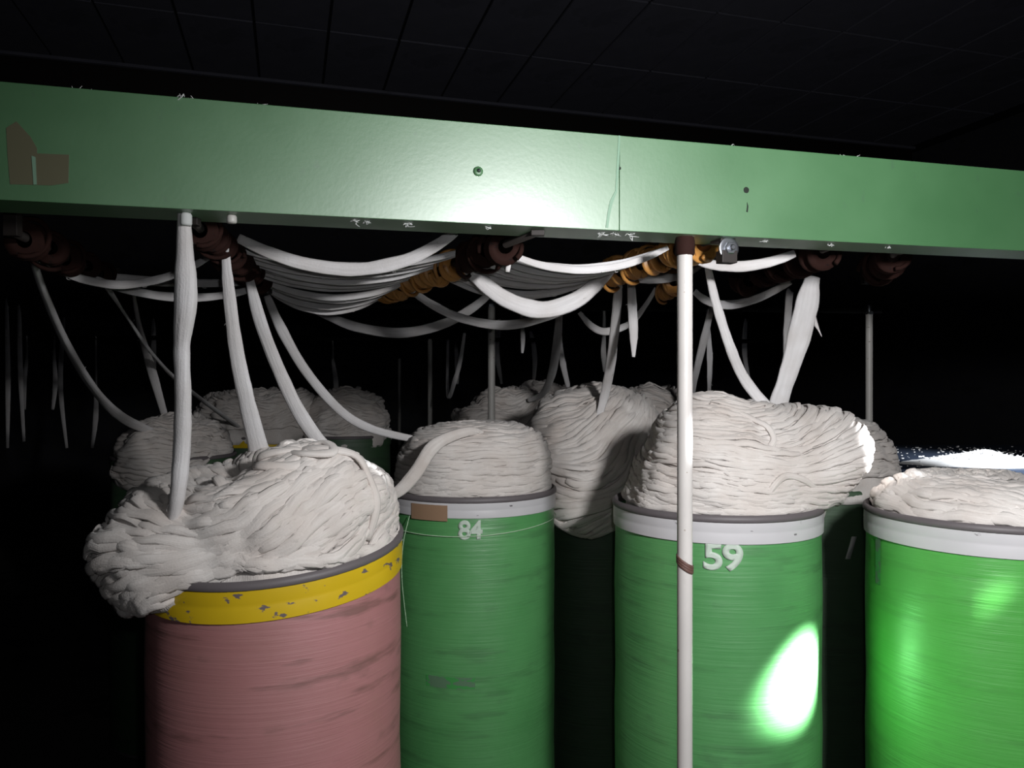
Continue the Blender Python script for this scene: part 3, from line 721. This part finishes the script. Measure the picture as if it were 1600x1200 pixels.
# swags draped between the rails
def swag(a, mid, b_, wpx, label, flat=0.30, mtl=None, tw=0.0, group=None):
    (x0, y0, Y0), (xm, ym, Ym), (x1, y1, Y1) = a, mid, b_
    pts = []
    for t in (0, .12, .28, .5, .72, .88, 1):
        # parabola through the three points
        xs = x0*(1-t) + x1*t + (xm-(x0+x1)/2)*4*t*(1-t)*0.5
        ys = y0*(1-t) + y1*t + (ym-(y0+y1)/2)*4*t*(1-t)
        pts.append((xs, ys, Y0*(1-t) + Y1*t + (Ym-(Y0+Y1)/2)*4*t*(1-t)))
    return sliver(pts, [wpx*0.7, wpx*.9, wpx, wpx*1.05, wpx, wpx*.9, wpx*.7], label, flat=flat, n=36, mtl=mtl, group=group, twist=tw)
rg = random.Random(4)
ORD = ['topmost sliver', 'second sliver from the top', 'third sliver from the top', 'fourth sliver from the top', 'fifth sliver from the top', 'sixth sliver from the top']
def lab_order(k, n, tail):
    if k < 6: return ORD[k] + ' ' + tail
    b_ = n-1-k
    return (['lowest sliver', 'second lowest sliver', 'third lowest sliver', 'fourth lowest sliver', 'fifth lowest sliver', 'sixth lowest sliver'][b_]) + ' ' + tail
swag((372, 372, 1.55), (570, 421, 1.58), (712, 362, 1.52), 19, 'brightest swag in the left bunch, draped toward the orange rollers')
N1 = 12
for k in range(N1):
    t = 0.30 + 0.70*k/(N1-1)
    a = (330+85*t + rg.uniform(-6, 6), 352 + 100*t, 1.40 + 0.85*t)
    c_ = (775 - 165*t, 366 + 86*t, 1.45 + 0.8*t)
    my = 392 + 92*t + rg.uniform(-5, 5)
    swag(a, ((a[0]+c_[0])/2, my, (a[2]+c_[2])/2), c_, 11 - 2*t, lab_order(k, N1, 'of the left draped bunch between the red and orange rollers'), group='slivers draped in the left bunch')
swag((722, 408, 1.75), (850, 484, 1.78), (956, 415, 1.85), 24, 'brightest and lowest swag, left of the front post', flat=0.35)
N2 = 10
for k in range(N2):
    t = 0.2 + 0.8*k/(N2-1)
    a = (800 - 120*t, 378 + 45*t, 1.46 + 0.5*t)
    c_ = (1068 - 120*t, 378 + 44*t, 1.50 + 0.45*t)
    my = 408 + 52*t + rg.uniform(-5, 5)
    swag(a, ((a[0]+c_[0])/2, my, (a[2]+c_[2])/2), c_, 11 - 1.5*t, lab_order(k, N2, 'of the right draped bunch behind the brightest swag'), group='slivers draped in the right bunch')
swag((1090, 408, 1.72), (1160, 416, 1.70), (1242, 396, 1.70), 15, 'short level sliver passing behind the bolted bracket', flat=0.35)
swag((975, 432, 2.1), (1015, 436, 2.1), (1062, 432, 2.1), 13, 'short level sliver between the rollers left of the post')
swag((1085, 455, 2.4), (1130, 476, 2.4), (1235, 440, 2.3), 12, 'dim sagging sliver right of the front post, under the bracket')
swag((640, 452, 2.3), (790, 508, 2.35), (935, 445, 2.25), 13, 'dim sagging sliver under the brightest swag', flat=0.3)
swag((470, 470, 2.6), (640, 520, 2.6), (770, 455, 2.5), 14, 'dim low swag below the left bunch')
swag((60, 400, 1.6), (180, 445, 1.7), (330, 400, 1.6), 12, 'dark swag between the left hand rails')
swag((100, 420, 1.9), (250, 440, 2.0), (400, 440, 1.9), 12, 'dark level swag behind the brightest sliver')
swag((90, 410, 1.8), (250, 462, 1.9), (400, 450, 1.9), 12, 'lower dark swag behind the brightest sliver')
# slivers coming over the back of the middle rail
for k, (x, y0, y1, Y) in enumerate([(795, 366, 425, 1.57), (772, 372, 420, 1.60)]):
    sliver([(x, y0, Y), (x+1, (y0+y1)/2, Y), (x-2, y1, Y)], [9, 10, 6], ['short hanging sliver tail right of the middle rollers', 'short tail nearest the middle rollers', 'third short tail right of the middle rollers'][k], n=12)

# ------------------------------------------------------------------ machine table at right with lint
c = Vector((2.35, 3.75, 0)); tb = empty('machine_table', (c.x, c.y, 0), 0.0)
tag(tb, 'dark blue machine table behind the right hand can, dusted with lint', 'table')
m = MB(); m.box((0, 0, 1.135), (0.95, 0.62, 0.018)); m.build('table_top', M_TABLE, tb, smooth=False, bevel=.004)
m = MB(); m.box((0, 0, 0.62), (0.88, 0.55, 0.497)); m.build('cabinet', M_RAIL, tb, smooth=False, bevel=.004)
for sx in (-1, 1):
    for sy in (-1, 1):
        m = MB(); m.lathe([(0.03, 0), (0.035, 0.01), (0.025, 0.03), (0.025, 0.125)], 14); o = m.build('foot', M_RAIL, tb, autosmooth=40); o.location = (sx*0.8, sy*0.48, 0)
ZT = 1.153
pl = MB(); rows = []; nr, nc = 10, 36
for i in range(nr):
    t = i/(nr-1)
    for k in range(nc):
        a = 2*math.pi*k/nc; q = Vector((math.cos(a), math.sin(a), 0))
        r_ = (1-t)*0.30*(1+0.25*noise.noise(q*2+Vector((3, 0, t)))) + 0.003
        rows.append((r_*1.25*math.cos(a), r_*0.7*math.sin(a), 0.055*(t**1.3)*(1+0.3*noise.noise(q*3+Vector((0, 0, t*5))))))
pl.grid(nr, nc, rows, lambda r_, c_: (r_*.3, c_*.1)); pl.tri(range(nc))
M_LINTW = mat('white_lint', (0.8, 0.8, 0.8), 1.0, build=sliver_nodes((0.75, 0.75, 0.75), (0.85, 0.85, 0.85)))
rr = random.Random(9)
for k in range(160):
    a = rr.uniform(0, 6.28); d = abs(rr.gauss(0, .45)); cx, cy = 0.36*d*math.cos(a), 0.2*d*math.sin(a); z = max(0.004, 0.055*(1-d*1.05))
    tuft(pl, (cx, cy, z), rr.uniform(.012, .022), 1, (1, 1, .35), k)
o = pl.build('lint_pile', M_LINTW); o.location = (2.06, 3.36, ZT); tag(o, 'glaring white pile of cotton lint behind the right hand can', 'lint'); o['kind'] = 'stuff'
sp = MB()
for k in range(420):
    x = rr.uniform(-0.92, 0.6); y = rr.uniform(-0.6, 0.5)
    s_ = abs(rr.gauss(0, 1))*0.0018 + 0.001
    q = Vector((x, y, ZT + s_*0.6))
    sp.box(q, (s_*rr.uniform(.6, 1.8), s_, s_*0.6), rr.uniform(0, 3))
o = sp.build('lint_specks', M_LINTW, tb, smooth=False); o['kind'] = 'stuff'
